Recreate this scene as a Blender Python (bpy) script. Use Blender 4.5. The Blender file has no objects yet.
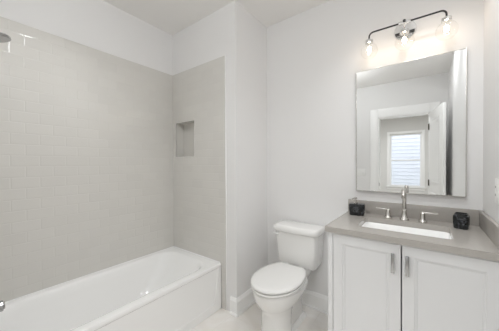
import bpy, bmesh, math, random
from mathutils import Vector, Matrix
random.seed(4)
PI = math.pi
SC = bpy.context.scene
COL = SC.collection

# ---------------------------------------------------------------- camera, world, exposure
CAM_H = 1.3315
YAW, PITCH, ROLL, FPX = 37.0497, -0.5612, -0.2928, 232.5806
cd = bpy.data.cameras.new('camera')
cam = bpy.data.objects.new('camera', cd)
COL.objects.link(cam)
cd.sensor_fit = 'HORIZONTAL'
cd.sensor_width = 36.0
cd.lens = 36.0 * FPX / 499.0
cd.clip_start = 0.01
_y, _p, _r = (math.radians(a) for a in (YAW, PITCH, ROLL))
_F = Vector((-math.sin(_y), math.cos(_y), 0)); _R = Vector((math.cos(_y), math.sin(_y), 0)); _U = Vector((0, 0, 1))
_F2 = _F * math.cos(_p) + _U * math.sin(_p); _U2 = _U * math.cos(_p) - _F * math.sin(_p)
_R3 = _R * math.cos(_r) + _U2 * math.sin(_r); _U3 = _U2 * math.cos(_r) - _R * math.sin(_r)
M = Matrix((( _R3.x, _U3.x, -_F2.x, 0), (_R3.y, _U3.y, -_F2.y, 0), (_R3.z, _U3.z, -_F2.z, CAM_H), (0, 0, 0, 1)))
cam.matrix_world = M
SC.camera = cam

w = bpy.data.worlds.new('sky_world'); SC.world = w
w.use_nodes = True
bg = w.node_tree.nodes['Background']
bg.inputs['Color'].default_value = (0.88, 0.91, 1.0, 1)
SKY = 2.6
bg.inputs['Strength'].default_value = SKY

SC.view_settings.view_transform = 'Standard'
SC.view_settings.look = 'None'
SC.view_settings.gamma = 1.0
SC.view_settings.use_curve_mapping = False
SC.view_settings.exposure = -0.02
SC.cycles.max_bounces = 16
SC.cycles.diffuse_bounces = 10
SC.cycles.glossy_bounces = 8
SC.cycles.transparent_max_bounces = 16
SC.cycles.caustics_reflective = True
SC.cycles.caustics_refractive = False
SC.cycles.sample_clamp_indirect = 3.0

# lamp strengths; all but the vanity bulbs are added, unseen fill lamps
GLOBE = 22.0             # glow of the opal globe added on the bathroom ceiling
DOOR_W = 5.0             # small recessed lamp added at the doorway
VANITY_W = 5.2           # recessed lamp added over the vanity
TUB_W = 3.1              # recessed lamp added over the tub
BED_W = 52.0             # flush lamp added to brighten the bedroom
BULB = 36.0              # glow of the three filaments in the vanity lamp
LAMP_COL = (0.965, 0.985, 1.0)

# ---------------------------------------------------------------- room dimensions (metres)
XL, XR = -2.2226, 0.2912
YE, YB = 1.5487, 2.0521          # tub end wall, vanity wall
XC = -1.3167                     # return wall
YD = -0.75                       # door wall
YW = 0.0245                      # plumbing wall of the tub
ZC = 2.743
ZT = 2.2986                      # top of tile
XTE = -1.434                     # edge of tile on the end wall
XA = -1.4930                     # tub apron
ZR = 0.4181                      # tub rim
CT = 0.93                        # counter top

# ---------------------------------------------------------------- materials
def nt(name):
    m = bpy.data.materials.new(name); m.use_nodes = True
    t = m.node_tree
    return m, t, t.nodes['Principled BSDF']

def mat(name, col, rough=0.5, metal=0.0, spec=0.5, coat=0.0, bump=0.0, bscale=60.0, var=0.0, vscale=3.0):
    m, t, b = nt(name)
    b.inputs['Base Color'].default_value = (*col, 1)
    b.inputs['Roughness'].default_value = rough
    b.inputs['Metallic'].default_value = metal
    b.inputs['Specular IOR Level'].default_value = spec
    b.inputs['Coat Weight'].default_value = coat
    b.inputs['Coat Roughness'].default_value = 0.05
    tc = t.nodes.new('ShaderNodeTexCoord')
    if bump:
        n = t.nodes.new('ShaderNodeTexNoise'); n.inputs['Scale'].default_value = bscale; n.inputs['Detail'].default_value = 3
        t.links.new(tc.outputs['Object'], n.inputs['Vector'])
        bp = t.nodes.new('ShaderNodeBump'); bp.inputs['Strength'].default_value = bump; bp.inputs['Distance'].default_value = 0.002
        t.links.new(n.outputs['Fac'], bp.inputs['Height']); t.links.new(bp.outputs['Normal'], b.inputs['Normal'])
    if var:
        n = t.nodes.new('ShaderNodeTexNoise'); n.inputs['Scale'].default_value = vscale; n.inputs['Detail'].default_value = 5
        t.links.new(tc.outputs['Object'], n.inputs['Vector'])
        r = t.nodes.new('ShaderNodeValToRGB')
        r.color_ramp.elements[0].position = 0.3; r.color_ramp.elements[1].position = 0.7
        r.color_ramp.elements[0].color = (*[c * (1 - var) for c in col], 1)
        r.color_ramp.elements[1].color = (*[min(1, c * (1 + var * 0.6)) for c in col], 1)
        t.links.new(n.outputs['Fac'], r.inputs['Fac']); t.links.new(r.outputs['Color'], b.inputs['Base Color'])
    return m

def tile_mat(name, axis, off, col, grout, rough=0.03):
    """glazed 3x6 inch subway tile in a half bond; axis = horizontal world axis"""
    m, t, b = nt(name)
    tc = t.nodes.new('ShaderNodeTexCoord')
    sp = t.nodes.new('ShaderNodeSeparateXYZ'); t.links.new(tc.outputs['Object'], sp.inputs[0])
    cb = t.nodes.new('ShaderNodeCombineXYZ')
    ax = t.nodes.new('ShaderNodeMath'); ax.operation = 'ADD'; ax.inputs[1].default_value = off[0]
    t.links.new(sp.outputs[axis], ax.inputs[0]); t.links.new(ax.outputs[0], cb.inputs[0])
    az = t.nodes.new('ShaderNodeMath'); az.operation = 'ADD'; az.inputs[1].default_value = off[1]
    t.links.new(sp.outputs[2], az.inputs[0]); t.links.new(az.outputs[0], cb.inputs[1])
    def brick(size, smooth):
        k = t.nodes.new('ShaderNodeTexBrick')
        k.offset = 0.5; k.offset_frequency = 2; k.squash = 1
        k.inputs['Scale'].default_value = 1.0
        k.inputs['Brick Width'].default_value = 0.1515
        k.inputs['Row Height'].default_value = 0.0757
        k.inputs['Mortar Size'].default_value = size
        k.inputs['Mortar Smooth'].default_value = smooth
        k.inputs['Bias'].default_value = 0.0
        t.links.new(cb.outputs[0], k.inputs['Vector'])
        return k
    k = brick(0.0016, 0.3)
    k.inputs['Color1'].default_value = (*[c * 0.985 for c in col], 1)
    k.inputs['Color2'].default_value = (*[min(1, c * 1.015) for c in col], 1)
    k.inputs['Mortar'].default_value = (*grout, 1)
    t.links.new(k.outputs['Color'], b.inputs['Base Color'])
    k2 = brick(0.006, 1.0)
    inv = t.nodes.new('ShaderNodeMath'); inv.operation = 'SUBTRACT'; inv.inputs[0].default_value = 1.0
    t.links.new(k2.outputs['Fac'], inv.inputs[1])
    bp = t.nodes.new('ShaderNodeBump'); bp.inputs['Strength'].default_value = 0.5; bp.inputs['Distance'].default_value = 0.0012
    t.links.new(inv.outputs[0], bp.inputs['Height'])
    n = t.nodes.new('ShaderNodeTexNoise'); n.inputs['Scale'].default_value = 14; n.inputs['Detail'].default_value = 2
    t.links.new(tc.outputs['Object'], n.inputs['Vector'])
    bp2 = t.nodes.new('ShaderNodeBump'); bp2.inputs['Strength'].default_value = 0.06; bp2.inputs['Distance'].default_value = 0.003
    t.links.new(n.outputs['Fac'], bp2.inputs['Height']); t.links.new(bp.outputs['Normal'], bp2.inputs['Normal'])
    t.links.new(bp2.outputs['Normal'], b.inputs['Normal'])
    b.inputs['Roughness'].default_value = rough
    return m

def glass_mat(name, tint=(1, 1, 1), rough=0.0, extra=0.0):
    m, t, b = nt(name)
    t.nodes.remove(b)
    out = [n for n in t.nodes if n.type == 'OUTPUT_MATERIAL'][0]
    tr = t.nodes.new('ShaderNodeBsdfTransparent'); tr.inputs['Color'].default_value = (*tint, 1)
    gl = t.nodes.new('ShaderNodeBsdfGlossy'); gl.inputs['Roughness'].default_value = rough
    fr = t.nodes.new('ShaderNodeLayerWeight'); fr.inputs['Blend'].default_value = 0.5
    pw = t.nodes.new('ShaderNodeMath'); pw.operation = 'POWER'; pw.inputs[1].default_value = 4.0
    sc_ = t.nodes.new('ShaderNodeMath'); sc_.operation = 'MULTIPLY_ADD'; sc_.inputs[1].default_value = 0.40; sc_.inputs[2].default_value = 0.03 + extra
    mx = t.nodes.new('ShaderNodeMixShader')
    t.links.new(fr.outputs['Facing'], pw.inputs[0]); t.links.new(pw.outputs[0], sc_.inputs[0]); t.links.new(sc_.outputs[0], mx.inputs[0])
    t.links.new(tr.outputs[0], mx.inputs[1]); t.links.new(gl.outputs[0], mx.inputs[2])
    t.links.new(mx.outputs[0], out.inputs['Surface'])
    return m

def emit_mat(name, col, strength):
    m, t, b = nt(name)
    b.inputs['Base Color'].default_value = (0.9, 0.9, 0.9, 1)
    b.inputs['Emission Color'].default_value = (*col, 1)
    b.inputs['Emission Strength'].default_value = strength
    return m

def floor_mat():
    m, t, b = nt('floor_tile')
    tc = t.nodes.new('ShaderNodeTexCoord')
    mp = t.nodes.new('ShaderNodeMapping'); mp.inputs['Location'].default_value = (0.13, 0.31, 0)
    t.links.new(tc.outputs['Object'], mp.inputs['Vector'])
    n = t.nodes.new('ShaderNodeTexNoise'); n.inputs['Scale'].default_value = 3.2; n.inputs['Detail'].default_value = 6; n.inputs['Distortion'].default_value = 1.2
    t.links.new(tc.outputs['Object'], n.inputs['Vector'])
    r = t.nodes.new('ShaderNodeValToRGB')
    r.color_ramp.elements[0].position = 0.32; r.color_ramp.elements[0].color = (0.76, 0.72, 0.67, 1)
    r.color_ramp.elements[1].position = 0.66; r.color_ramp.elements[1].color = (0.88, 0.865, 0.84, 1)
    t.links.new(n.outputs['Fac'], r.inputs['Fac'])
    k = t.nodes.new('ShaderNodeTexBrick'); k.offset = 0.33; k.offset_frequency = 2
    k.inputs['Scale'].default_value = 1; k.inputs['Brick Width'].default_value = 0.61; k.inputs['Row Height'].default_value = 0.305
    k.inputs['Mortar Size'].default_value = 0.002; k.inputs['Mortar Smooth'].default_value = 0.2
    k.inputs['Mortar'].default_value = (0.775, 0.75, 0.71, 1)
    t.links.new(mp.outputs[0], k.inputs['Vector'])
    t.links.new(r.outputs['Color'], k.inputs['Color1']); t.links.new(r.outputs['Color'], k.inputs['Color2'])
    t.links.new(k.outputs['Color'], b.inputs['Base Color'])
    b.inputs['Roughness'].default_value = 0.35
    return m

def marble_black():
    m, t, b = nt('black_marble')
    tc = t.nodes.new('ShaderNodeTexCoord')
    n = t.nodes.new('ShaderNodeTexNoise'); n.inputs['Scale'].default_value = 22; n.inputs['Detail'].default_value = 6; n.inputs['Distortion'].default_value = 2.5
    t.links.new(tc.outputs['Object'], n.inputs['Vector'])
    r = t.nodes.new('ShaderNodeValToRGB')
    r.color_ramp.elements[0].position = 0.52; r.color_ramp.elements[0].color = (0.010, 0.012, 0.013, 1)
    r.color_ramp.elements[1].position = 0.76; r.color_ramp.elements[1].color = (0.13, 0.13, 0.145, 1)
    t.links.new(n.outputs['Fac'], r.inputs['Fac']); t.links.new(r.outputs['Color'], b.inputs['Base Color'])
    b.inputs['Roughness'].default_value = 0.22
    return m

WALLC = (0.80, 0.796, 0.794)
mWall = mat('wall_paint', WALLC, 0.75, spec=0.3, bump=0.08, bscale=180)
mCeil = mat('ceiling_paint', (0.835, 0.822, 0.805), 0.85, spec=0.2)
mTrim = mat('trim_paint', (0.90, 0.90, 0.895), 0.35)
TILEC, GROUT = (0.662, 0.648, 0.617), (0.652, 0.638, 0.608)
mTileL = tile_mat('tile_long_wall', 1, (-0.278 + 1.515, -1.999 + 0.0757 * 40), TILEC, GROUT)
mTileE = tile_mat('tile_end_wall', 0, (2.2226 + 0.05, -1.999 + 0.0757 * 40), TILEC, GROUT)
mNiche = mat('niche_tile', TILEC, 0.2)
mTub = mat('tub_enamel', (0.925, 0.925, 0.92), 0.08, coat=0.3)
mPorc = mat('porcelain', (0.84, 0.835, 0.82), 0.10, coat=0.3)
mSeat = mat('seat_plastic', (0.83, 0.825, 0.81), 0.22)
mCab = mat('cabinet_paint', (0.71, 0.71, 0.71), 0.35)
mQuartz = mat('quartz', (0.40, 0.378, 0.35), 0.18, var=0.03, vscale=90)
mChrome = mat('polished_chrome', (0.83, 0.83, 0.83), 0.10, metal=1)
mNickel = mat('brushed_nickel', (0.62, 0.60, 0.57), 0.25, metal=1)
mPull = mat('cabinet_pull_metal', (0.42, 0.42, 0.42), 0.16, metal=1)
mBlack = mat('black_metal', (0.02, 0.02, 0.02), 0.35)
mMirror = mat('mirror_silver', (0.86, 0.87, 0.865), 0.0, metal=1)
mMarble = marble_black()
mGlass = glass_mat('clear_glass', (0.98, 0.98, 0.975))
mPane = glass_mat('window_glass', (0.96, 0.96, 0.97))
mPlate = mat('switch_plastic', (0.86, 0.86, 0.85), 0.3)
mDark = mat('dark_slot', (0.05, 0.05, 0.05), 0.6)
mFloor = floor_mat()
mBedFloor = mat('bedroom_carpet', (0.50, 0.47, 0.43), 0.95, var=0.1, vscale=200)
mBedWall = mat('bedroom_paint', (0.72, 0.715, 0.70), 0.8, spec=0.2)
mSiding = mat('house_siding', (0.76, 0.78, 0.81), 0.6)
mBulb = emit_mat('bulb_glow', (1.0, 0.79, 0.58), BULB)
mOpal = emit_mat('added_globe_glow', LAMP_COL, GLOBE)  # glow of the added ceiling globe
mDown = emit_mat('added_lamp_lens', LAMP_COL, 8.0)  # lens glow of the added ceiling lamps

def area_lamp(name, parent, r, z, watts, spread=180):
    l = bpy.data.lights.new(name, 'AREA'); l.shape = 'DISK'; l.size = 2 * r; l.energy = watts; l.color = LAMP_COL; l.spread = math.radians(spread)
    o = bpy.data.objects.new(name, l); COL.objects.link(o); o.parent = parent; o.location = (0, 0, z)
    return o

# ---------------------------------------------------------------- mesh helpers (everything authored in world metres)
def wloc(o):
    v = Vector((0, 0, 0))
    while o is not None:
        v += o.location; o = o.parent
    return v

def obj(name, bm, m, parent=None, loc=None, sharp=32):
    me = bpy.data.meshes.new(name)
    o = bpy.data.objects.new(name, me); COL.objects.link(o)
    base = Vector(loc) if loc else (wloc(parent) if parent else Vector((0, 0, 0)))
    if parent: o.parent = parent
    else: o.location = base
    bmesh.ops.translate(bm, verts=bm.verts, vec=-base)
    bmesh.ops.recalc_face_normals(bm, faces=bm.faces)
    for f in bm.faces: f.smooth = True
    bm.to_mesh(me); bm.free()
    me.set_sharp_from_angle(angle=math.radians(sharp))
    me.materials.append(m)
    return o

def tag(o, label, cat, group=None):
    o['label'] = label; o['category'] = cat
    if group: o['group'] = group
    return o

def thing(name, label, cat, loc, group=None):
    o = bpy.data.objects.new(name, None); COL.objects.link(o)
    o.location = loc; o.empty_display_size = 0.05
    return tag(o, label, cat, group)

def struct(name, bm, m, parent=None, loc=None):
    o = obj(name, bm, m, parent, loc)
    if parent is None: o['kind'] = 'structure'
    return o

def nb(): return bmesh.new()

def box(bm, x0, x1, y0, y1, z0, z1, bev=0.0, seg=2):
    t = bmesh.new()
    bmesh.ops.create_cube(t, size=1.0)
    for v in t.verts:
        v.co = Vector(((x0 + x1) / 2 + v.co.x * (x1 - x0), (y0 + y1) / 2 + v.co.y * (y1 - y0), (z0 + z1) / 2 + v.co.z * (z1 - z0)))
    if bev:
        bmesh.ops.bevel(t, geom=t.edges[:], offset=bev, segments=seg, affect='EDGES', profile=0.5)
    merge(bm, t); return bm

def merge(bm, t, mtx=None):
    if mtx is not None: bmesh.ops.transform(t, matrix=mtx, verts=t.verts)
    me = bpy.data.meshes.new('tmp'); t.to_mesh(me); t.free()
    bm.from_mesh(me); bpy.data.meshes.remove(me)

def rings(bm, rs, cap0=True, cap1=True, closed=True):
    """loft a list of vertex rings"""
    vs = [[bm.verts.new(p) for p in r] for r in rs]
    n = len(rs[0])
    for a, b in zip(vs, vs[1:]):
        for i in range(n if closed else n - 1):
            j = (i + 1) % n
            bm.faces.new((a[i], a[j], b[j], b[i]))
    if cap0: bm.faces.new(list(reversed(vs[0])))
    if cap1: bm.faces.new(vs[-1])
    return bm

def lathe(bm, prof, c, axis='z', n=32, cap0=True, cap1=True):
    """prof: list of (radius, offset along axis)"""
    rs = []
    for r, h in prof:
        ring = []
        for i in range(n):
            a = 2 * PI * i / n
            u, v = r * math.cos(a), r * math.sin(a)
            p = {'z': (u, v, h), 'y': (u, h, v), 'x': (h, u, v)}[axis]
            ring.append((c[0] + p[0], c[1] + p[1], c[2] + p[2]))
        rs.append(ring)
    return rings(bm, rs, cap0, cap1)

def tube(bm, pts, rad, n=14, cap=True):
    pts = [Vector(p) for p in pts]
    rad = rad if isinstance(rad, (list, tuple)) else [rad] * len(pts)
    rs = []; up = None
    for i, p in enumerate(pts):
        d = (pts[min(i + 1, len(pts) - 1)] - pts[max(i - 1, 0)]).normalized()
        if up is None:
            up = Vector((0, 0, 1)) if abs(d.z) < 0.9 else Vector((1, 0, 0))
        up = (up - d * up.dot(d)).normalized()
        s = d.cross(up)
        rs.append([p + (up * math.cos(2 * PI * k / n) + s * math.sin(2 * PI * k / n)) * rad[i] for k in range(n)])
    return rings(bm, rs, cap, cap)

def arc(c, r, a0, a1, ax, ay, n=10):
    """points on an arc; ax, ay = unit vectors"""
    c, ax, ay = Vector(c), Vector(ax), Vector(ay)
    return [c + ax * r * math.cos(a0 + (a1 - a0) * i / n) + ay * r * math.sin(a0 + (a1 - a0) * i / n) for i in range(n + 1)]

def rrect(x0, x1, y0, y1, r, z, n=6):
    """rounded rectangle ring in a horizontal plane (counter clockwise)"""
    r = min(r, (x1 - x0) / 2 - 1e-4, (y1 - y0) / 2 - 1e-4)
    out = []
    for cx, cy, a in ((x1 - r, y1 - r, 0), (x0 + r, y1 - r, PI / 2), (x0 + r, y0 + r, PI), (x1 - r, y0 + r, 1.5 * PI)):
        for i in range(n + 1):
            t = a + PI / 2 * i / n
            out.append((cx + r * math.cos(t), cy + r * math.sin(t), z))
    return out

def prism(bm, poly, z0, z1):
    return rings(bm, [[(x, y, z0) for x, y in poly], [(x, y, z1) for x, y in poly]])

def slab_with_hole(bm, outer, inner, a0, a1, place):
    """flat slab between two loops (2-D), thickness a0..a1; place(u, v, a) -> xyz"""
    holes = inner if isinstance(inner[0], list) else [inner]
    for a in (a0, a1):
        es = []
        for loop in [outer] + holes:
            vs = [bm.verts.new(place(u, v, a)) for u, v in loop]
            es += [bm.edges.new((vs[i], vs[(i + 1) % len(vs)])) for i in range(len(vs))]
        bmesh.ops.triangle_fill(bm, edges=es, use_beauty=True)
    for loop in [outer] + holes:
        A = [bm.verts.new(place(u, v, a0)) for u, v in loop]; B = [bm.verts.new(place(u, v, a1)) for u, v in loop]
        for i in range(len(A)):
            j = (i + 1) % len(A)
            bm.faces.new((A[i], A[j], B[j], B[i]))
    bmesh.ops.remove_doubles(bm, verts=bm.verts, dist=1e-6)
    return bm

def hemi(pts, d): return [(x, y) for x, y in pts]

# ---------------------------------------------------------------- room shell
T = 0.10
DX0, DX1, DZ = -0.687, 0.062, 2.145          # doorway
struct('floor', box(nb(), XL - T, XR + T, YD - 0.06, YB + T, -0.08, 0), mFloor)
b = nb()
cx0, cx1, cy0, cy1, hq = XL - T, XR + T, YD - 0.12, YB + T, .058
slab_with_hole(b, [(cx0, cy0), (cx1, cy0), (cx1, cy1), (cx0, cy1)],
               [[(hx0 + hq * math.cos(k * PI / 16), hy0 + hq * math.sin(k * PI / 16)) for k in range(32)] for hx0, hy0 in ((.10, .40), (-.02, 1.32), (-1.56, .50))],
               ZC, ZC + .08, lambda u, v, a: (u, v, a))
struct('ceiling', b, mCeil)
struct('wall_left', box(nb(), XL - T, XL, YD - 0.12, YB + T, 0, ZC), mWall)
struct('wall_right', box(nb(), XR, XR + T, YD - 0.12, YB + T, 0, ZC), mWall)
struct('wall_back', box(nb(), XC, XR, YB, YB + T, 0, ZC), mWall)

# tub end wall: a solid partition with the niche cut into it, tile skin in front
NX0, NX1, NZ0, NZ1, ND = -2.158, -1.858, 1.405, 1.767, 0.09
def xz(y_dir=1):
    return lambda u, v, a: (u, a, v)
TS = 0.008                                    # tile thickness
b = slab_with_hole(nb(), [(XL, 0), (XC, 0), (XC, ZC), (XL, ZC)],
                   [(NX0 - .006, NZ0 - .006), (NX1 + .006, NZ0 - .006), (NX1 + .006, NZ1 + .006), (NX0 - .006, NZ1 + .006)], YE, YE + 0.12, xz())
box(b, XC - 0.10, XC, YE + 0.12, YB + T, 0, ZC)
box(b, XL, XC - 0.09, YB - 0.02, YB + T, 0, ZC)
wall_end = struct('wall_end', b, mWall)
b = slab_with_hole(nb(), [(XL, ZR - 0.03), (XA, ZR - 0.03), (XA, 0.0), (XTE, 0.0), (XTE, ZT), (XL, ZT)],
                   [(NX0, NZ0), (NX1, NZ0), (NX1, NZ1), (NX0, NZ1)], YE - TS, YE, xz())
struct('wall_tile_end', b, mTileE)
b = nb()
# lining of the niche
box(b, NX0 - .004, NX0, YE, YE + ND, NZ0, NZ1); box(b, NX1, NX1 + .004, YE, YE + ND, NZ0, NZ1)
box(b, NX0, NX1, YE, YE + ND, NZ0 - .004, NZ0); box(b, NX0, NX1, YE, YE + ND, NZ1, NZ1 + .004)
box(b, NX0 - .004, NX1 + .004, YE + ND, YE + ND + .006, NZ0 - .004, NZ1 + .004)
struct('wall_niche', b, mNiche)
struct('wall_tile_left', box(nb(), XL, XL + TS, YW, YE - TS, ZR - 0.03, ZT), mTileL)
# plumbing wall at the near end of the tub
struct('wall_plumbing', box(nb(), XL, XC, YD - 0.12, YW - TS, 0, ZC), mWall)
struct('wall_tile_plumbing', box(nb(), XL, XTE, YW - TS, YW, 0, ZT), mTileE)
# slim white edge strips on the tile
b = nb()
box(b, XTE, XTE + 0.004, YE - TS - 0.002, YE, 0.0, ZT, 0.001)
struct('trim_tile_edge', b, mTrim)
b = nb()
e = 0.007
box(b, NX0 - e, NX0, YE - TS - .002, YE - TS + .004, NZ0 - e, NZ1 + e); box(b, NX1, NX1 + e, YE - TS - .002, YE - TS + .004, NZ0 - e, NZ1 + e)
box(b, NX0, NX1, YE - TS - .002, YE - TS + .004, NZ0 - e, NZ0); box(b, NX0, NX1, YE - TS - .002, YE - TS + .004, NZ1, NZ1 + e)
struct('trim_niche', b, mat('niche_edge', (0.70, 0.69, 0.665), 0.3))

# door wall
b = box(nb(), XC, DX0, YD - 0.12, YD, 0, ZC)
box(b, DX1, XR, YD - 0.12, YD, 0, ZC); box(b, DX0, DX1, YD - 0.12, YD, DZ, ZC)
struct('wall_door', b, mWall)
CW, CH = 0.126, 0.155
def casing(y0, y1):
    b = box(nb(), DX0 - CW, DX0, y0, y1, 0, DZ + CH, 0.003)
    box(b, DX1, DX1 + CW, y0, y1, 0, DZ + CH, 0.003)
    box(b, DX0, DX1, y0, y1, DZ, DZ + CH, 0.003)
    return b
b = casing(YD, YD + 0.02)
merge(b, casing(YD - 0.14, YD - 0.12))
box(b, DX0, DX0 + 0.018, YD - 0.12, YD, 0, DZ); box(b, DX1 - 0.018, DX1, YD - 0.12, YD, 0, DZ)
box(b, DX0 + 0.018, DX1 - 0.018, YD - 0.12, YD, DZ - 0.018, DZ)
tr = struct('trim_door_casing', b, mTrim)
obj('strike_plate', box(nb(), DX0 + 0.017, DX0 + 0.020, YD - 0.035, YD - 0.003, 0.90, 0.965), mat('bronze', (0.10, 0.085, 0.07), 0.4, metal=0.8), tr)
mBronze = bpy.data.materials['bronze']

# door leaf, standing open into the bathroom
ang = math.atan2(0.71, 0.141)
hx, hy = DX1 - 0.012, YD + 0.012
DL, DT = 0.722, 0.035
def leafm():
    return Matrix.Translation((hx, hy, 0)) @ Matrix.Rotation(ang, 4, 'Z')
def leaf_box(x0, x1, y0, y1, z0, z1, bev=0.002):
    b = nb(); t = box(nb(), x0, x1, y0, y1, z0, z1, bev); merge(b, t, leafm()); return b
door = struct('door_1', leaf_box(0, DL, -DT, 0, 0.012, DZ - 0.004), mTrim, loc=(hx, hy, 0))
def panel(z0, z1, y):
    s = 1 if y > -0.01 else -1
    b = nb()
    t = nb()
    x0, x1 = 0.12, DL - 0.12
    def rg(d, h): return [(x0 + d, y + s * h, z0 + d), (x1 - d, y + s * h, z0 + d), (x1 - d, y + s * h, z1 - d), (x0 + d, y + s * h, z1 - d)]
    rings(t, [rg(0, -0.001), rg(0.004, 0.006), rg(0.018, 0.006), rg(0.026, 0.002), rg(0.05, 0.005), rg(0.07, 0.005)], True, True)
    merge(b, t, leafm()); return b
for y in (0.0, -DT):
    obj('panel', panel(1.02, 2.00, y), mTrim, door); obj('panel', panel(0.22, 0.86, y), mTrim, door)
for z in (0.93 - 0.7, 0.95, 1.86):
    b = nb(); t = nb(); lathe(t, [(0.008, 0), (0.008, 0.10)], (-0.004, 0.004, z), n=12)
    box(t, -0.003, 0.03, -0.004, 0.0025, z, z + 0.10); merge(b, t, leafm())
    obj('hinge', b, mBronze, door)
for s in (1, -1):
    b = nb(); t = nb(); y0 = 0 if s > 0 else -DT
    lathe(t, [(0.027, 0), (0.027, s * 0.006), (0.011, s * 0.008), (0.011, s * 0.03), (0.024, s * 0.036), (0.028, s * 0.05), (0.02, s * 0.062)], (DL - 0.065, y0, 0.86), 'y', 20)
    merge(b, t, leafm()); obj('door_knob', b, mNickel, door)

# baseboards with a stepped cap and a shoe mould
BH, BT = 0.148, 0.016
def base(path, side=1):
    prof = [(0, 0), (BT + 0.010, 0), (BT + 0.010, 0.008), (BT + 0.006, 0.016), (BT, 0.019), (BT, BH - 0.028), (BT - 0.004, BH - 0.022), (BT - 0.005, BH - 0.010), (BT - 0.010, BH), (0, BH)]
    P = [Vector((x, y)) for x, y in path]
    ns = []
    for a, c in zip(P, P[1:]):
        d = (c - a).normalized(); ns.append(Vector((d.y, -d.x)) * side)
    rs = []
    for i, p in enumerate(P):
        if i == 0: m = ns[0]
        elif i == len(P) - 1: m = ns[-1]
        else:
            m = ns[i - 1] + ns[i]; m = m / (1 + ns[i - 1].dot(ns[i]))
        rs.append([(p.x + m.x * d, p.y + m.y * d, z) for d, z in prof])
    return rings(nb(), rs)
struct('baseboard_back', base([(XTE + 0.05, YE), (XC, YE), (XC, YB), (-0.50, YB)]), mTrim)
struct('baseboard_door', base([(XC, YD), (DX0 - CW, YD)], -1), mTrim)
struct('baseboard_right', base([(XR, 1.505), (XR, YD)]), mTrim)

# bedroom seen through the doorway in the mirror
BY, BX0, BX1 = -4.20, -2.6, 1.6
struct('floor_bedroom', box(nb(), BX0, BX1, BY, YD - 0.06, -0.08, -0.002), mBedFloor)
struct('ceiling_bedroom', box(nb(), BX0, BX1, BY, YD - 0.12, ZC, ZC + 0.08), mCeil)
b = box(nb(), BX0 - T, BX0, BY - T, YD - 0.12, 0, ZC); box(b, BX1, BX1 + T, BY - T, YD - 0.12, 0, ZC)
struct('wall_bedroom_sides', b, mBedWall)
b = box(nb(), BX0, XL - T, YD - 0.12, YD - 0.02, 0, ZC); box(b, XR + T, BX1, YD - 0.12, YD - 0.02, 0, ZC)
struct('wall_bedroom_near', b, mBedWall)
WX0, WX1, WZ0, WZ1 = -0.86, -0.075, 0.62, 2.18          # window opening
b = slab_with_hole(nb(), [(BX0, 0), (BX1, 0), (BX1, ZC), (BX0, ZC)], [(WX0, WZ0), (WX1, WZ0), (WX1, WZ1), (WX0, WZ1)], BY - T, BY, xz())
struct('wall_bedroom_far', b, mBedWall)
b = nb(); cw = 0.075
box(b, WX0 - cw, WX0, BY, BY + 0.02, WZ0, WZ1 + cw, 0.002); box(b, WX1, WX1 + cw, BY, BY + 0.02, WZ0, WZ1 + cw, 0.002)
box(b, WX0, WX1, BY, BY + 0.02, WZ1, WZ1 + cw, 0.002)
win = struct('window_1', b, mTrim, loc=((WX0 + WX1) / 2, BY, WZ0))
b = box(nb(), WX0 - cw - 0.02, WX1 + cw + 0.02, BY - 0.02, BY + 0.05, WZ0 - 0.03, WZ0, 0.004)
box(b, WX0 - cw, WX1 + cw, BY, BY + 0.015, WZ0 - 0.10, WZ0 - 0.03, 0.002)
obj('window_sill', b, mTrim, win)
zm = (WZ0 + WZ1) / 2
def sash(z0, z1, y):
    b = nb(); f = 0.04
    box(b, WX0, WX0 + f, y - .02, y + .02, z0, z1); box(b, WX1 - f, WX1, y - .02, y + .02, z0, z1)
    box(b, WX0 + f, WX1 - f, y - .02, y + .02, z0, z0 + f); box(b, WX0 + f, WX1 - f, y - .02, y + .02, z1 - f, z1)
    return b
for z0, z1, y in ((WZ0, zm + 0.02, BY - 0.035), (zm - 0.02, WZ1, BY - 0.078)):
    s = obj('window_sash', sash(z0, z1, y), mTrim, win)
    obj('window_pane', box(nb(), WX0 + .03, WX1 - .03, y - .003, y + .003, z0 + .03, z1 - .03), mPane, s)

# house next door, seen through the bedroom window
HY = -7.4
b = nb()
prof = []
z = -0.4
while z < 5.6:
    prof += [(0.024, z), (0.004, z + 0.146)]
    z += 0.15
front = [(HY + d, zz) for d, zz in prof]
poly = [(HY - 3, -0.4)] + front + [(HY - 3, z)]
rings(b, [[(-5.5, y, zz) for y, zz in poly], [(4.5, y, zz) for y, zz in poly]])
hs = thing('neighbouring_house', 'pale house wall with horizontal lap siding outside the window reflected in the mirror', 'house', (-0.5, HY - 1.5, -0.4))
obj('siding_wall', b, mSiding, hs)
obj('roof', rings(nb(), [[(x, HY + 0.4, z - .1), (x, HY - 1.5, z + 1.0), (x, HY - 3.4, z - .1), (x, HY - 3.4, z - .2), (x, HY - 1.5, z + .9), (x, HY + .4, z - .2)] for x in (-5.8, 4.8)]), mat('roof_shingle', (0.12, 0.12, 0.12), 0.9), hs)
struct('ground_outside', box(nb(), -8, 7, -11, BY - T, -0.5, -0.4), mat('lawn', (0.20, 0.24, 0.14), 0.9))

# ---------------------------------------------------------------- bathtub
tub = thing('bathtub', 'white alcove bathtub with a recessed apron panel against the tiled walls', 'bathtub', ((XL + XA) / 2, (YW + YE) / 2, 0))
X0, X1, Y0, Y1 = XL + TS + 0.001, XA, YW + 0.001, YE - TS - 0.001
b = nb()
N = 8
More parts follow.
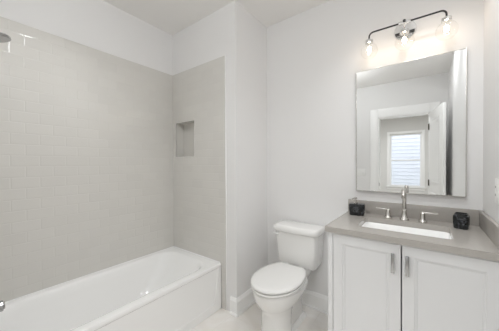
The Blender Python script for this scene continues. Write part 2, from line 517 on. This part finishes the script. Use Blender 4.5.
# shell: from the outside of the rim over the deck and down into the basin
ox = [rrect(X0, X1 - 0.002, Y0, Y1, 0.004, ZR - 0.032, N), rrect(X0, X1, Y0, Y1, 0.006, ZR - 0.028, N), rrect(X0, X1, Y0, Y1, 0.008, ZR - 0.006, N), rrect(X0 + .003, X1 - .005, Y0 + .003, Y1 - .004, 0.008, ZR, N)]
ix = [(-2.168, -1.548, .115, 1.462, .150, 0.0), (-2.158, -1.558, .125, 1.450, .150, -.004), (-2.148, -1.568, .135, 1.436, .150, -.016),
      (-2.140, -1.576, .145, 1.405, .150, -.07), (-2.128, -1.592, .155, 1.34, .150, -.16), (-2.112, -1.612, .165, 1.26, .145, -.25),
      (-2.09, -1.64, .19, 1.17, .13, -.315), (-2.05, -1.70, .23, 1.11, .10, -.335), (-1.95, -1.80, .4, .9, .05, -.342)]
rings(b, ox + [rrect(a, c, d, e_, r, ZR + z, N) for a, c, d, e_, r, z in ix], False, True)
obj('basin', b, mTub, tub, sharp=40)
# tiling flange lip along the walls
b = box(nb(), X0, X0 + .012, Y0, Y1, ZR - .002, ZR + .007, .003); box(b, X0 + .012, XA - .01, Y1 - .010, Y1, ZR - .002, ZR + .007, .003)
obj('wall_lip', b, mTub, tub)
# apron
b = nb()
def R(x, lst): return [(x, y, z) for y, z in lst]
out = [(Y0, 0.0), (Y1, 0.0), (Y1, ZR - .012), (Y0, ZR - .012)]
mid = [(.06, .055), (1.455, .066), (1.515, .384), (.06, .384)]
inn = [(.067, .063), (1.449, .074), (1.508, .379), (.067, .379)]
rings(b, [R(X1 - .05, out), R(X1 - .003, out), R(X1 - .003, mid), R(X1 - .009, inn)], True, True)
obj('apron', b, mTub, tub, sharp=15)
b = nb(); lathe(b, [(0.0005, 0), (0.028, 0), (0.03, 0.003), (0.022, .006), (0.0005, .006)], (-1.865, .36, ZR - .338), n=24, cap0=False, cap1=False)
obj('drain', b, mChrome, tub)

# tub spout and shower head on the plumbing wall
sp = thing('tub_spout', 'chrome tub spout above the near end of the bathtub', 'tub spout', (-1.87, YW, 0.545))
b = nb(); lathe(b, [(0.034, 0), (0.034, .008), (0.026, .012), (0.026, .05), (.027, .12), (.029, .155), (.029, .172), (.022, .175), (.020, .160)], (-1.87, YW, .548), 'y', 28)
obj('spout_body', b, mPull, sp)
b = nb(); lathe(b, [(0.020, 0), (0.020, .003), (.014, .0035)], (-1.87, .202, .548), 'y', 20); obj('spout_mouth', b, mNickel, sp)
b = nb(); lathe(b, [(.005, 0), (.005, .018), (.009, .02), (.009, .028), (.004, .032)], (-1.87, .165, .574), 'z', 14); obj('diverter_knob', b, mPull, sp)
sh = thing('shower_head', 'brushed nickel shower head at the top edge of the tiled wall', 'shower head', (-1.87, YW, 2.10))
b = nb(); lathe(b, [(0.03, 0), (.03, .005), (.012, .012)], (-1.87, YW, 2.115), 'y', 24); obj('wall_flange', b, mNickel, sh)
b = nb(); tube(b, [(-1.87, YW + .005, 2.115), (-1.87, .07, 2.117), (-1.87, .125, 2.108), (-1.87, .160, 2.085), (-1.87, .172, 2.070)], .009); obj('shower_arm', b, mNickel, sh)
b = nb(); t = nb()
lathe(t, [(.010, .050), (.014, .040), (.016, .030), (.030, .020), (.058, .010), (.064, .004), (.064, -.006), (.060, -.009), (.0005, -.010)], (0, 0, 0), n=36, cap1=False)
merge(b, t, Matrix.Translation((-1.87, .182, 2.026)) @ Matrix.Rotation(math.radians(12), 4, 'X')); obj('spray_head', b, mPull, sh)

# ---------------------------------------------------------------- toilet
TX = -0.912
toi = thing('toilet', 'white two piece toilet with closed lid between the partition and vanity', 'toilet', (TX, 1.75, 0))
def tank_ring(w, yf, yb, z, bulge, n=10):
    """flat back, gently bowed front with round corners"""
    pts = []
    r = 0.035
    hw = w / 2
    for i in range(n + 1):
        a = -PI / 2 * (1 - i / n)                    # front right corner
        pts.append((TX + hw - r + r * math.cos(a), yf + r + r * math.sin(a), z))
    for i in range(n // 2 + 1):
        a = PI / 2 * i / (n // 2)
        pts.append((TX + hw - .015 + .015 * math.cos(a), yb - .015 + .015 * math.sin(a), z))
    for i in range(n // 2 + 1):
        a = PI / 2 + PI / 2 * i / (n // 2)
        pts.append((TX - hw + .015 + .015 * math.cos(a), yb - .015 + .015 * math.sin(a), z))
    for i in range(n + 1):
        a = PI + PI / 2 * i / n
        pts.append((TX - hw + r + r * math.cos(a), yf + r + r * math.sin(a), z))
    k = 9
    for i in range(1, k):
        t = i / k
        pts.append((TX - hw + r + (w - 2 * r) * t, yf, z))
    out = []
    for x, y, zz in pts:
        f = max(0, 1 - ((x - TX) / hw) ** 2)
        wgt = max(0, min(1, (yb - y) / (yb - yf)))
        out.append((x, y - bulge * f * wgt, zz))
    return out
YBK = YB - 0.018
b = nb()
rings(b, [tank_ring(.30, 1.90, YBK, .418, .012), tank_ring(.345, 1.875, YBK, .424, .014), tank_ring(.362, 1.868, YBK, .445, .015), tank_ring(.386, 1.860, YBK, .58, .017), tank_ring(.404, 1.853, YBK, .712, .018), tank_ring(.398, 1.857, YBK, .714, .018)])
obj('tank', b, mPorc, toi, sharp=50)
b = nb()
rings(b, [tank_ring(.390, 1.866, YBK, .714, .019), tank_ring(.422, 1.843, YBK, .718, .020), tank_ring(.430, 1.836, YBK, .726, .022), tank_ring(.430, 1.836, YBK, .752, .022), tank_ring(.424, 1.841, YBK, .765, .021), tank_ring(.408, 1.850, YBK, .772, .020), tank_ring(.38, 1.868, YBK - .01, .775, .018)])
obj('tank_lid', b, mPorc, toi, sharp=50)
b = nb(); lathe(b, [(.014, 0), (.014, -.010), (.010, -.014)], (TX - .165, 1.852, .690), 'y', 16)
t = box(nb(), TX - .200, TX - .155, 1.826, 1.838, .683, .697, .004); merge(b, t)
obj('flush_lever', b, mat('lever_white', (0.80, 0.80, 0.79), 0.2), toi)

def egg(cx, yf, yb, hw, z, nb_=0.55, n=40, back=None):
    """egg outline: round front at yf, squarer back at yb"""
    ym = yf + (yb - yf) * 0.56
    pts = []
    for i in range(n):
        a = 2 * PI * i / n
        c, s = math.cos(a), math.sin(a)
        if s < 0:
            x = hw * math.copysign(abs(c) ** 0.92, c); y = ym + (ym - yf) * math.copysign(abs(s) ** 0.98, s)
        else:
            x = hw * math.copysign(abs(c) ** (nb_), c); y = ym + (yb - ym) * abs(s) ** 0.8
        pts.append((cx + x, y, z))
    return pts
YF = 1.325
b = nb()
rings(b, [egg(TX, 1.395, 1.66, .118, .0, .8), egg(TX, 1.397, 1.66, .116, .012, .8), egg(TX, 1.408, 1.655, .108, .03, .8), egg(TX, 1.410, 1.655, .105, .13, .8), egg(TX, 1.408, 1.665, .106, .21, .8),
          egg(TX, 1.398, 1.70, .114, .245, .8), egg(TX, 1.380, 1.74, .131, .268, .8), egg(TX, 1.360, 1.79, .151, .294, .8), egg(TX, 1.345, 1.82, .168, .326, .8), egg(TX, 1.335, 1.85, .178, .360, .8),
          egg(TX, YF + .006, 1.862, .181, .384, .82), egg(TX, YF + .006, 1.862, .181, .392, .82), egg(TX, YF + .016, 1.855, .172, .401, .82)])
# trapway behind the front column, and its foot
t = nb(); rings(t, [rrect(TX - .095, TX + .095, 1.60, 1.93, .05, 0), rrect(TX - .092, TX + .092, 1.60, 1.93, .05, .014), rrect(TX - .066, TX + .066, 1.60, 1.915, .05, .03), rrect(TX - .060, TX + .060, 1.59, 1.91, .05, .15), rrect(TX - .070, TX + .070, 1.57, 1.92, .05, .24), rrect(TX - .085, TX + .085, 1.60, 1.95, .05, .34)])
merge(b, t)
# shelf that carries the tank
t = nb(); rings(t, [rrect(TX - .07, TX + .07, 1.78, YBK - .03, .03, .28), rrect(TX - .10, TX + .10, 1.78, YBK - .02, .03, .35), rrect(TX - .115, TX + .115, 1.77, YBK - .015, .03, .395), rrect(TX - .11, TX + .11, 1.775, YBK - .02, .03, .418)])
merge(b, t)
obj('bowl', b, mPorc, toi, sharp=50)
def seat_ring(d, z, n=22):
    """elongated oval cut straight at the back, inset by d"""
    ym, hw, L, yc = 1.575, .187 - d, .2987 - d, 1.822 - d
    bf = ym - YF - d
    a = math.asin(min(.999, (yc - ym) / L))
    pts = [(TX + hw * math.cos(t), ym + L * math.sin(t), z) for t in (a * k / n for k in range(n + 1))]
    pts += [(2 * TX - x, y, z) for x, y, _ in reversed(pts)]
    pts += [(TX + hw * math.cos(t), ym + bf * math.sin(t), z) for t in (PI + PI * k / (2 * n) for k in range(1, 2 * n))]
    return pts
YF = 1.319
b = nb(); rings(b, [seat_ring(.060, .400), seat_ring(.058, .412), seat_ring(.0015, .4130), seat_ring(0, .4145), seat_ring(0, .4215), seat_ring(.002, .4235), seat_ring(.010, .424)])
obj('seat', b, mSeat, toi, sharp=50)
b = nb(); rings(b, [seat_ring(.060, .424), seat_ring(.058, .4355), seat_ring(.001, .436), seat_ring(-.001, .4375), seat_ring(-.001, .447), seat_ring(.004, .4525), seat_ring(.03, .456), seat_ring(.09, .458)])
obj('seat_lid', b, mSeat, toi, sharp=50)
for s in (-1, 1):
    b = nb(); lathe(b, [(.016, 0), (.017, .004), (.017, .018), (.012, .022)], (TX + s * .070, 1.842, .4185), n=18); obj('hinge_cap', b, mSeat, toi)
    b = nb(); lathe(b, [(.014, 0), (.013, .010), (.006, .016)], (TX + s * .080, 1.80, .014), n=14); obj('bolt_cap', b, mSeat, toi)

# ---------------------------------------------------------------- vanity cabinet
VX0, VX1, VF = -0.497, XR - 0.002, 1.508
van = thing('vanity_cabinet', 'white two door vanity cabinet below the grey countertop', 'cabinet', ((VX0 + VX1) / 2, 1.78, 0))
b = nb()
box(b, VX0, VX0 + .018, VF, YB - .002, .0, .892); box(b, VX1 - .018, VX1, VF, YB - .002, 0, .892)
box(b, VX0 + .018, VX1 - .018, VF + .02, YB - .002, .095, .113); box(b, VX0 + .018, VX1 - .018, YB - .014, YB - .002, .113, .892)
obj('carcass', b, mCab, van)
b = nb()
box(b, VX0, VX0 + .030, VF - .018, VF, .0, .893, .001); box(b, VX1 - .035, VX1, VF - .018, VF, 0, .893, .001)
box(b, VX0 + .030, VX1 - .035, VF - .018, VF, .880, .893, .001); box(b, VX0 + .030, VX1 - .035, VF - .018, VF, .095, .130, .001)
obj('face_frame', b, mCab, van)
obj('toe_kick', box(nb(), VX0 + .018, VX1 - .018, VF + .05, VF + .062, 0, .095), mCab, van)
def shaker(x0, x1, z0, z1, yf, rail=.055):
    b = nb()
    def r(d, y): return [(x0 + d, y, z0 + d), (x1 - d, y, z0 + d), (x1 - d, y, z1 - d), (x0 + d, y, z1 - d)]
    rings(b, [r(0, yf + .019), r(0, yf + .0015), r(.0015, yf), r(rail, yf), r(rail + .003, yf + .004), r(rail + .010, yf + .0055), r(rail + .013, yf + .009)], True, True)
    return b
DF = VF - .0205
dz0, dz1 = .118, .885
for x0, x1, hxp in ((VX0 + .0335, -.1040, -.1385), (-.0980, VX1 - .008, -.0730)):
    d = obj('door', shaker(x0, x1, dz0, dz1, DF), mCab, van, sharp=12)
    b = nb()
    box(b, hxp - .0085, hxp + .0085, DF - .034, DF - .027, .735, .842, .002)
    box(b, hxp - .005, hxp + .005, DF - .030, DF + .001, .744, .752, .001); box(b, hxp - .005, hxp + .005, DF - .030, DF + .001, .825, .833, .001)
    obj('handle', b, mPull, d)

# ---------------------------------------------------------------- counter, sink, tap
ct = thing('countertop', 'taupe grey quartz countertop over the white vanity cabinet', 'countertop', (-.1, 1.76, .8935))
SX0, SX1, SY0, SY1 = -.347, .120, 1.590, 1.892
hole = [(x, y) for x, y, z in rrect(SX0, SX1, SY0, SY1, .03, 0)]
b = slab_with_hole(nb(), [(VX0 - .012, 1.465), (XR - .001, 1.465), (XR - .001, YB - .001), (VX0 - .012, YB - .001)], hole, .8955, CT, lambda u, v, a: (u, v, a))
obj('slab', b, mQuartz, ct)
tag(obj('backsplash', box(nb(), VX0 - .012, XR - .001, YB - .021, YB - .001, CT, 1.028, .0012), mQuartz, loc=(-.1, YB - .01, CT)), 'long low grey quartz backsplash behind the faucet below the mirror', 'backsplash')
tag(obj('side_splash', box(nb(), XR - .021, XR - .001, 1.466, YB - .0215, CT, 1.028, .0012), mQuartz, loc=(XR - .01, 1.76, CT)), 'short grey quartz side splash along the right wall', 'backsplash')
b = nb(); g = .0005
rings(b, [rrect(SX0 - .02, SX1 + .02, SY0 - .02, SY1 + .02, .045, .8945), rrect(SX0 - g, SX1 + g, SY0 - g, SY1 + g, .034, .8945), rrect(SX0 - g + .004, SX1 + g - .004, SY0 - g + .004, SY1 + g - .004, .034, .888),
          rrect(SX0 + .004, SX1 - .004, SY0 + .004, SY1 - .004, .035, .82), rrect(SX0 + .015, SX1 - .015, SY0 + .015, SY1 - .015, .04, .785), rrect(SX0 + .04, SX1 - .04, SY0 + .04, SY1 - .04, .05, .770), rrect(-.14, -.07, 1.71, 1.78, .034, .766)], False, True)
sk = tag(obj('sink', b, mTub, loc=(-.105, 1.741, .766), sharp=50), 'white rectangular undermount sink set into the grey countertop', 'sink')
b = nb(); lathe(b, [(.022, 0), (.022, .003), (.016, .004), (.0005, .002)], (-.105, 1.745, .7665), n=20, cap1=False); obj('drain', b, mChrome, sk)

fa = thing('faucet', 'brushed nickel widespread faucet with two lever handles behind the sink', 'faucet', (-.115, 1.94, CT))
b = nb()
lathe(b, [(.029, 0), (.029, .005), (.024, .013), (.0175, .024), (.015, .048), (.014, .062), (.0165, .066), (.0165, .074), (.0135, .078)], (-.115, 1.945, CT), n=24)
pts = [(-.115, 1.945, CT + .07), (-.115, 1.945, CT + .12), (-.115, 1.945, CT + .155)] + arc((-.115, 1.945 - .05, CT + .165), .05, 0, PI * .86, (0, 1, 0), (0, 0, 1), 12)
p = pts[-1]; pts.append((-.115, p.y + .006, p.z - .022))
tube(b, pts, [.0125] * 3 + [.0125] * 13 + [.0125], 18)
obj('spout', b, mNickel, fa)
for hx_, s in ((-.213, -1), (-.012, 1)):
    b = nb(); lathe(b, [(.026, 0), (.026, .006), (.020, .012), (.0155, .022), (.0145, .046), (.0125, .060), (.009, .064)], (hx_, 1.94, CT), n=22)
    obj('handle_base', b, mNickel, fa)
    b = nb(); t = box(nb(), -.012, .082, -.0075, .0075, -.005, .005, .0035)
    merge(b, t, Matrix.Translation((hx_, 1.94, CT + .066)) @ Matrix.Rotation(0 if s > 0 else PI, 4, 'Z'))
    obj('lever', b, mNickel, fa)

# dispenser and tumbler of black marble
sd = thing('soap_dispenser', 'squat black marble soap dispenser with metal pump left of the faucet', 'soap dispenser', (-.418, 1.925, CT))
b = nb(); t = nb()
def sq(w, d, z): return rrect(-w / 2, w / 2, -d / 2, d / 2, .014, z, 5)
rings(t, [sq(.094, .066, 0), sq(.100, .07, .003), sq(.108, .076, .035), sq(.113, .078, .070), sq(.110, .075, .083), sq(.100, .068, .087)])
merge(b, t, Matrix.Translation((-.418, 1.925, CT + .0005)) @ Matrix.Rotation(math.radians(8), 4, 'Z'))
obj('bottle', b, mMarble, sd)
b = nb(); lathe(b, [(.014, 0), (.014, .010), (.006, .012), (.006, .034), (.011, .036), (.011, .046), (.004, .048)], (-.427, 1.925, CT + .0875), n=18)
tube(b, [(-.427, 1.925, CT + .129), (-.440, 1.905, CT + .128), (-.446, 1.897, CT + .124)], .004, 10)
obj('pump', b, mNickel, sd)
b = nb(); t = nb()
def sq2(w, z): return rrect(-w / 2, w / 2, -w / 2, w / 2, .016, z, 5)
rings(t, [sq2(.062, 0), sq2(.066, .003), sq2(.071, .03), sq2(.073, .064), sq2(.070, .078), sq2(.060, .082), sq2(.058, .092), sq2(.052, .092), sq2(.048, .030)])
merge(b, t, Matrix.Translation((.176, 1.897, CT + .0005)) @ Matrix.Rotation(math.radians(-14), 4, 'Z'))
tag(obj('tumbler', b, mMarble, loc=(.176, 1.897, CT)), 'square black marble tumbler in the right corner of the countertop', 'tumbler')

# ---------------------------------------------------------------- mirror
MX0, MX1, MZ0, MZ1 = -.446, .2121, 1.1067, 2.0609
MF = YB - .024
mi = thing('wall_mirror', 'large rectangular mirror with slim silver edge above the vanity', 'mirror', ((MX0 + MX1) / 2, YB, MZ0))
f = .004
obj('glass', box(nb(), MX0 + f, MX1 - f, MF + .002, MF + .008, MZ0 + f, MZ1 - f), mMirror, mi)
b = nb()
box(b, MX0, MX0 + f, MF, YB - .001, MZ0, MZ1, .001); box(b, MX1 - f, MX1, MF, YB - .001, MZ0, MZ1, .001)
box(b, MX0 + f, MX1 - f, MF, YB - .001, MZ0, MZ0 + f, .001); box(b, MX0 + f, MX1 - f, MF, YB - .001, MZ1 - f, MZ1, .001)
obj('frame', b, mNickel, mi)

# ---------------------------------------------------------------- vanity lamp
LY, LZ = 1.935, 2.298
LXS = (-.335, -.115, .107)
vl = thing('vanity_light', 'three globe vanity lamp with black bar and chrome plate above the mirror', 'wall lamp', (-.118, YB, 2.292))
b = nb(); lathe(b, [(.068, 0), (.068, -.010), (.064, -.014), (.0005, -.014)], (-.118, YB - .001, 2.292), 'y', 40, cap1=False); obj('back_plate', b, mChrome, vl)
b = nb(); tube(b, [(-.118, YB - .012, 2.292), (-.118, LY + .02, 2.294), (-.118, LY, LZ)], .009, 14); obj('arm', b, mChrome, vl)
b = nb(); box(b, -.178, -.060, YB - .030, YB - .018, 2.266, 2.277, .002); obj('mounting_bar', b, mBlack, vl)
rb = .0055
pts = arc((LXS[0] + .03, LY, LZ - .03), .03, PI, PI / 2, (1, 0, 0), (0, 0, 1), 8)
pts = [Vector((LXS[0], LY, LZ - .06))] + pts + [Vector((LXS[2] - .03, LY, LZ))] + arc((LXS[2] - .03, LY, LZ - .03), .03, PI / 2, 0, (1, 0, 0), (0, 0, 1), 8)[1:] + [Vector((LXS[2], LY, LZ - .06))]
b = nb(); tube(b, pts, rb, 12); obj('bar', b, mBlack, vl)
b = nb(); lathe(b, [(.010, -.035), (.012, -.033), (.012, .033), (.010, .035)], (-.115, LY, LZ), 'x', 18); obj('bar_sleeve', b, mChrome, vl)
b = nb(); lathe(b, [(.007, 0), (.009, -.006), (.009, -.016), (.005, -.02)], (-.115, LY - .010, LZ + .001), 'y', 14); obj('set_knob', b, mBlack, vl)
ZG = 2.165
for x in LXS:
    zs = LZ - .045
    sk_ = nb(); lathe(sk_, [(.006, .012 if x == LXS[1] else .0), (.018, -.004), (.027, -.010), (.0275, -.030), (.014, -.034)], (x, LY, zs), n=22)
    s_ = obj('socket', sk_, mChrome, vl)
    g_ = nb()
    prof = []
    Rg = .057
    a0 = math.acos(.026 / Rg)
    for i in range(17):
        a = a0 - (a0 + math.acos(.020 / Rg)) * i / 16
        prof.append((Rg * math.cos(a), Rg * math.sin(a)))
    prof = [(.026, prof[0][1] + .022)] + prof
    lathe(g_, prof, (x, LY, ZG), n=32, cap0=False, cap1=False)
    obj('globe', g_, mGlass, vl, sharp=60)
    u_ = nb(); lathe(u_, [(.010, .042), (.012, .032), (.017, .014), (.021, -.002), (.018, -.018), (.010, -.027), (.001, -.029)], (x, LY, ZG + .010), n=20, cap1=False)
    bu = obj('bulb', u_, mGlass, vl, sharp=60)
    w_ = nb(); lathe(w_, [(.004, .022), (.010, .018), (.0125, .008), (.0125, -.004), (.009, -.013), (.003, -.016)], (x, LY, ZG + .008), n=16); obj('filament', w_, mBulb, bu, sharp=60)

# ---------------------------------------------------------------- switch and outlet plates
lsw = thing('light_switch', 'white two gang light switch reflected in the lower mirror corner', 'light switch', (-.970, YD, 1.154))
obj('cover_plate', box(nb(), -1.044, -.896, YD, YD + .006, 1.089, 1.219, .002), mPlate, lsw)
for x in (-.998, -.942):
    obj('rocker', box(nb(), x - .017, x + .017, YD + .005, YD + .010, 1.120, 1.188, .002), mPlate, lsw)
ol = thing('wall_outlet', 'white outlet plate on the right wall above the side splash', 'outlet', (XR, 1.672, 1.186))
obj('cover_plate', box(nb(), XR - .006, XR, 1.635, 1.707, 1.124, 1.248, .002), mPlate, ol)
for z in (1.166, 1.206):
    r_ = obj('receptacle', box(nb(), XR - .009, XR - .005, 1.655, 1.688, z - .016, z + .016, .002), mPlate, ol)
    s_ = nb(); box(s_, XR - .0095, XR - .008, 1.664, 1.666, z - .005, z + .006); box(s_, XR - .0095, XR - .008, 1.677, 1.679, z - .005, z + .006)
    obj('slots', s_, mDark, r_)

# ---------------------------------------------------------------- ceiling lamps added out of view as fill light
def fill_downlight(px, py, label, watts, spread, depth=.07, r=.055):
    dl = thing('added_downlight', label, 'added ceiling light', (px, py, ZC), 'added fill lamps')
    b = nb(); lathe(b, [(r + .005, depth), (r + .005, .001), (.082, -.001), (.084, -.006), (r + .009, -.008), (r + .002, .0), (r, depth)], (px, py, ZC), n=40, cap0=False, cap1=False); obj('trim_ring', b, mTrim, dl)
    b = nb(); lathe(b, [(.0005, depth), (r + .001, depth), (r + .001, depth + .004), (.0005, depth + .004)], (px, py, ZC), n=40, cap0=False, cap1=False); obj('lens', b, mDown, dl)
    area_lamp('downlight_fill', dl, r - .002, -.009, watts, spread)
fill_downlight(.10, .40, 'added recessed fill lamp, unseen, just inside the bathroom doorway', DOOR_W, 180, .004, .055)  # added lamp, lights the vanity and return walls
fill_downlight(-.02, 1.32, 'added recessed fill lamp, unseen, above the front of the vanity', VANITY_W, 125)  # added lamp, brightens the right wall and counter
fill_downlight(-1.56, .50, 'added recessed fill lamp, unseen, above the bathtub', TUB_W, 112)  # added lamp, brightens the tub and the long tile wall
GX, GY = -.98, .19  # globe lamp added out of view to even out ceiling and walls
fl = thing('added_globe_light', 'added opal globe fill lamp, unseen, between tub and doorway', 'added ceiling light', (GX, GY, ZC))
b = nb(); lathe(b, [(.065, 0), (.065, -.012), (.055, -.022), (.030, -.026), (.030, -.050), (.040, -.054), (.040, -.060)], (GX, GY, ZC), n=40); obj('canopy', b, mNickel, fl)
b = nb(); lathe(b, [(.11 * math.sin(a), .11 * math.cos(a)) for a in [.35 + (PI - .36) * k / 20 for k in range(21)]], (GX, GY, ZC - .158), n=40); obj('globe', b, mOpal, fl)
bl = thing('added_bedroom_light', 'added flush fill lamp, unseen, on the bedroom ceiling', 'added ceiling light', (-.6, -2.2, ZC))  # added lamp, brightens the bedroom that the mirror shows
b = nb(); lathe(b, [(.19, 0), (.19, -.05), (.175, -.055), (.172, -.03)], (-.6, -2.2, ZC), n=40, cap0=False, cap1=False); obj('rim', b, mNickel, bl)
b = nb(); lathe(b, [(.173, -.04), (.15, -.062), (.09, -.075), (.0005, -.08)], (-.6, -2.2, ZC), n=40, cap1=False); obj('diffuser', b, mDown, bl)
area_lamp('bedroom_fill', bl, .17, -.083, BED_W)
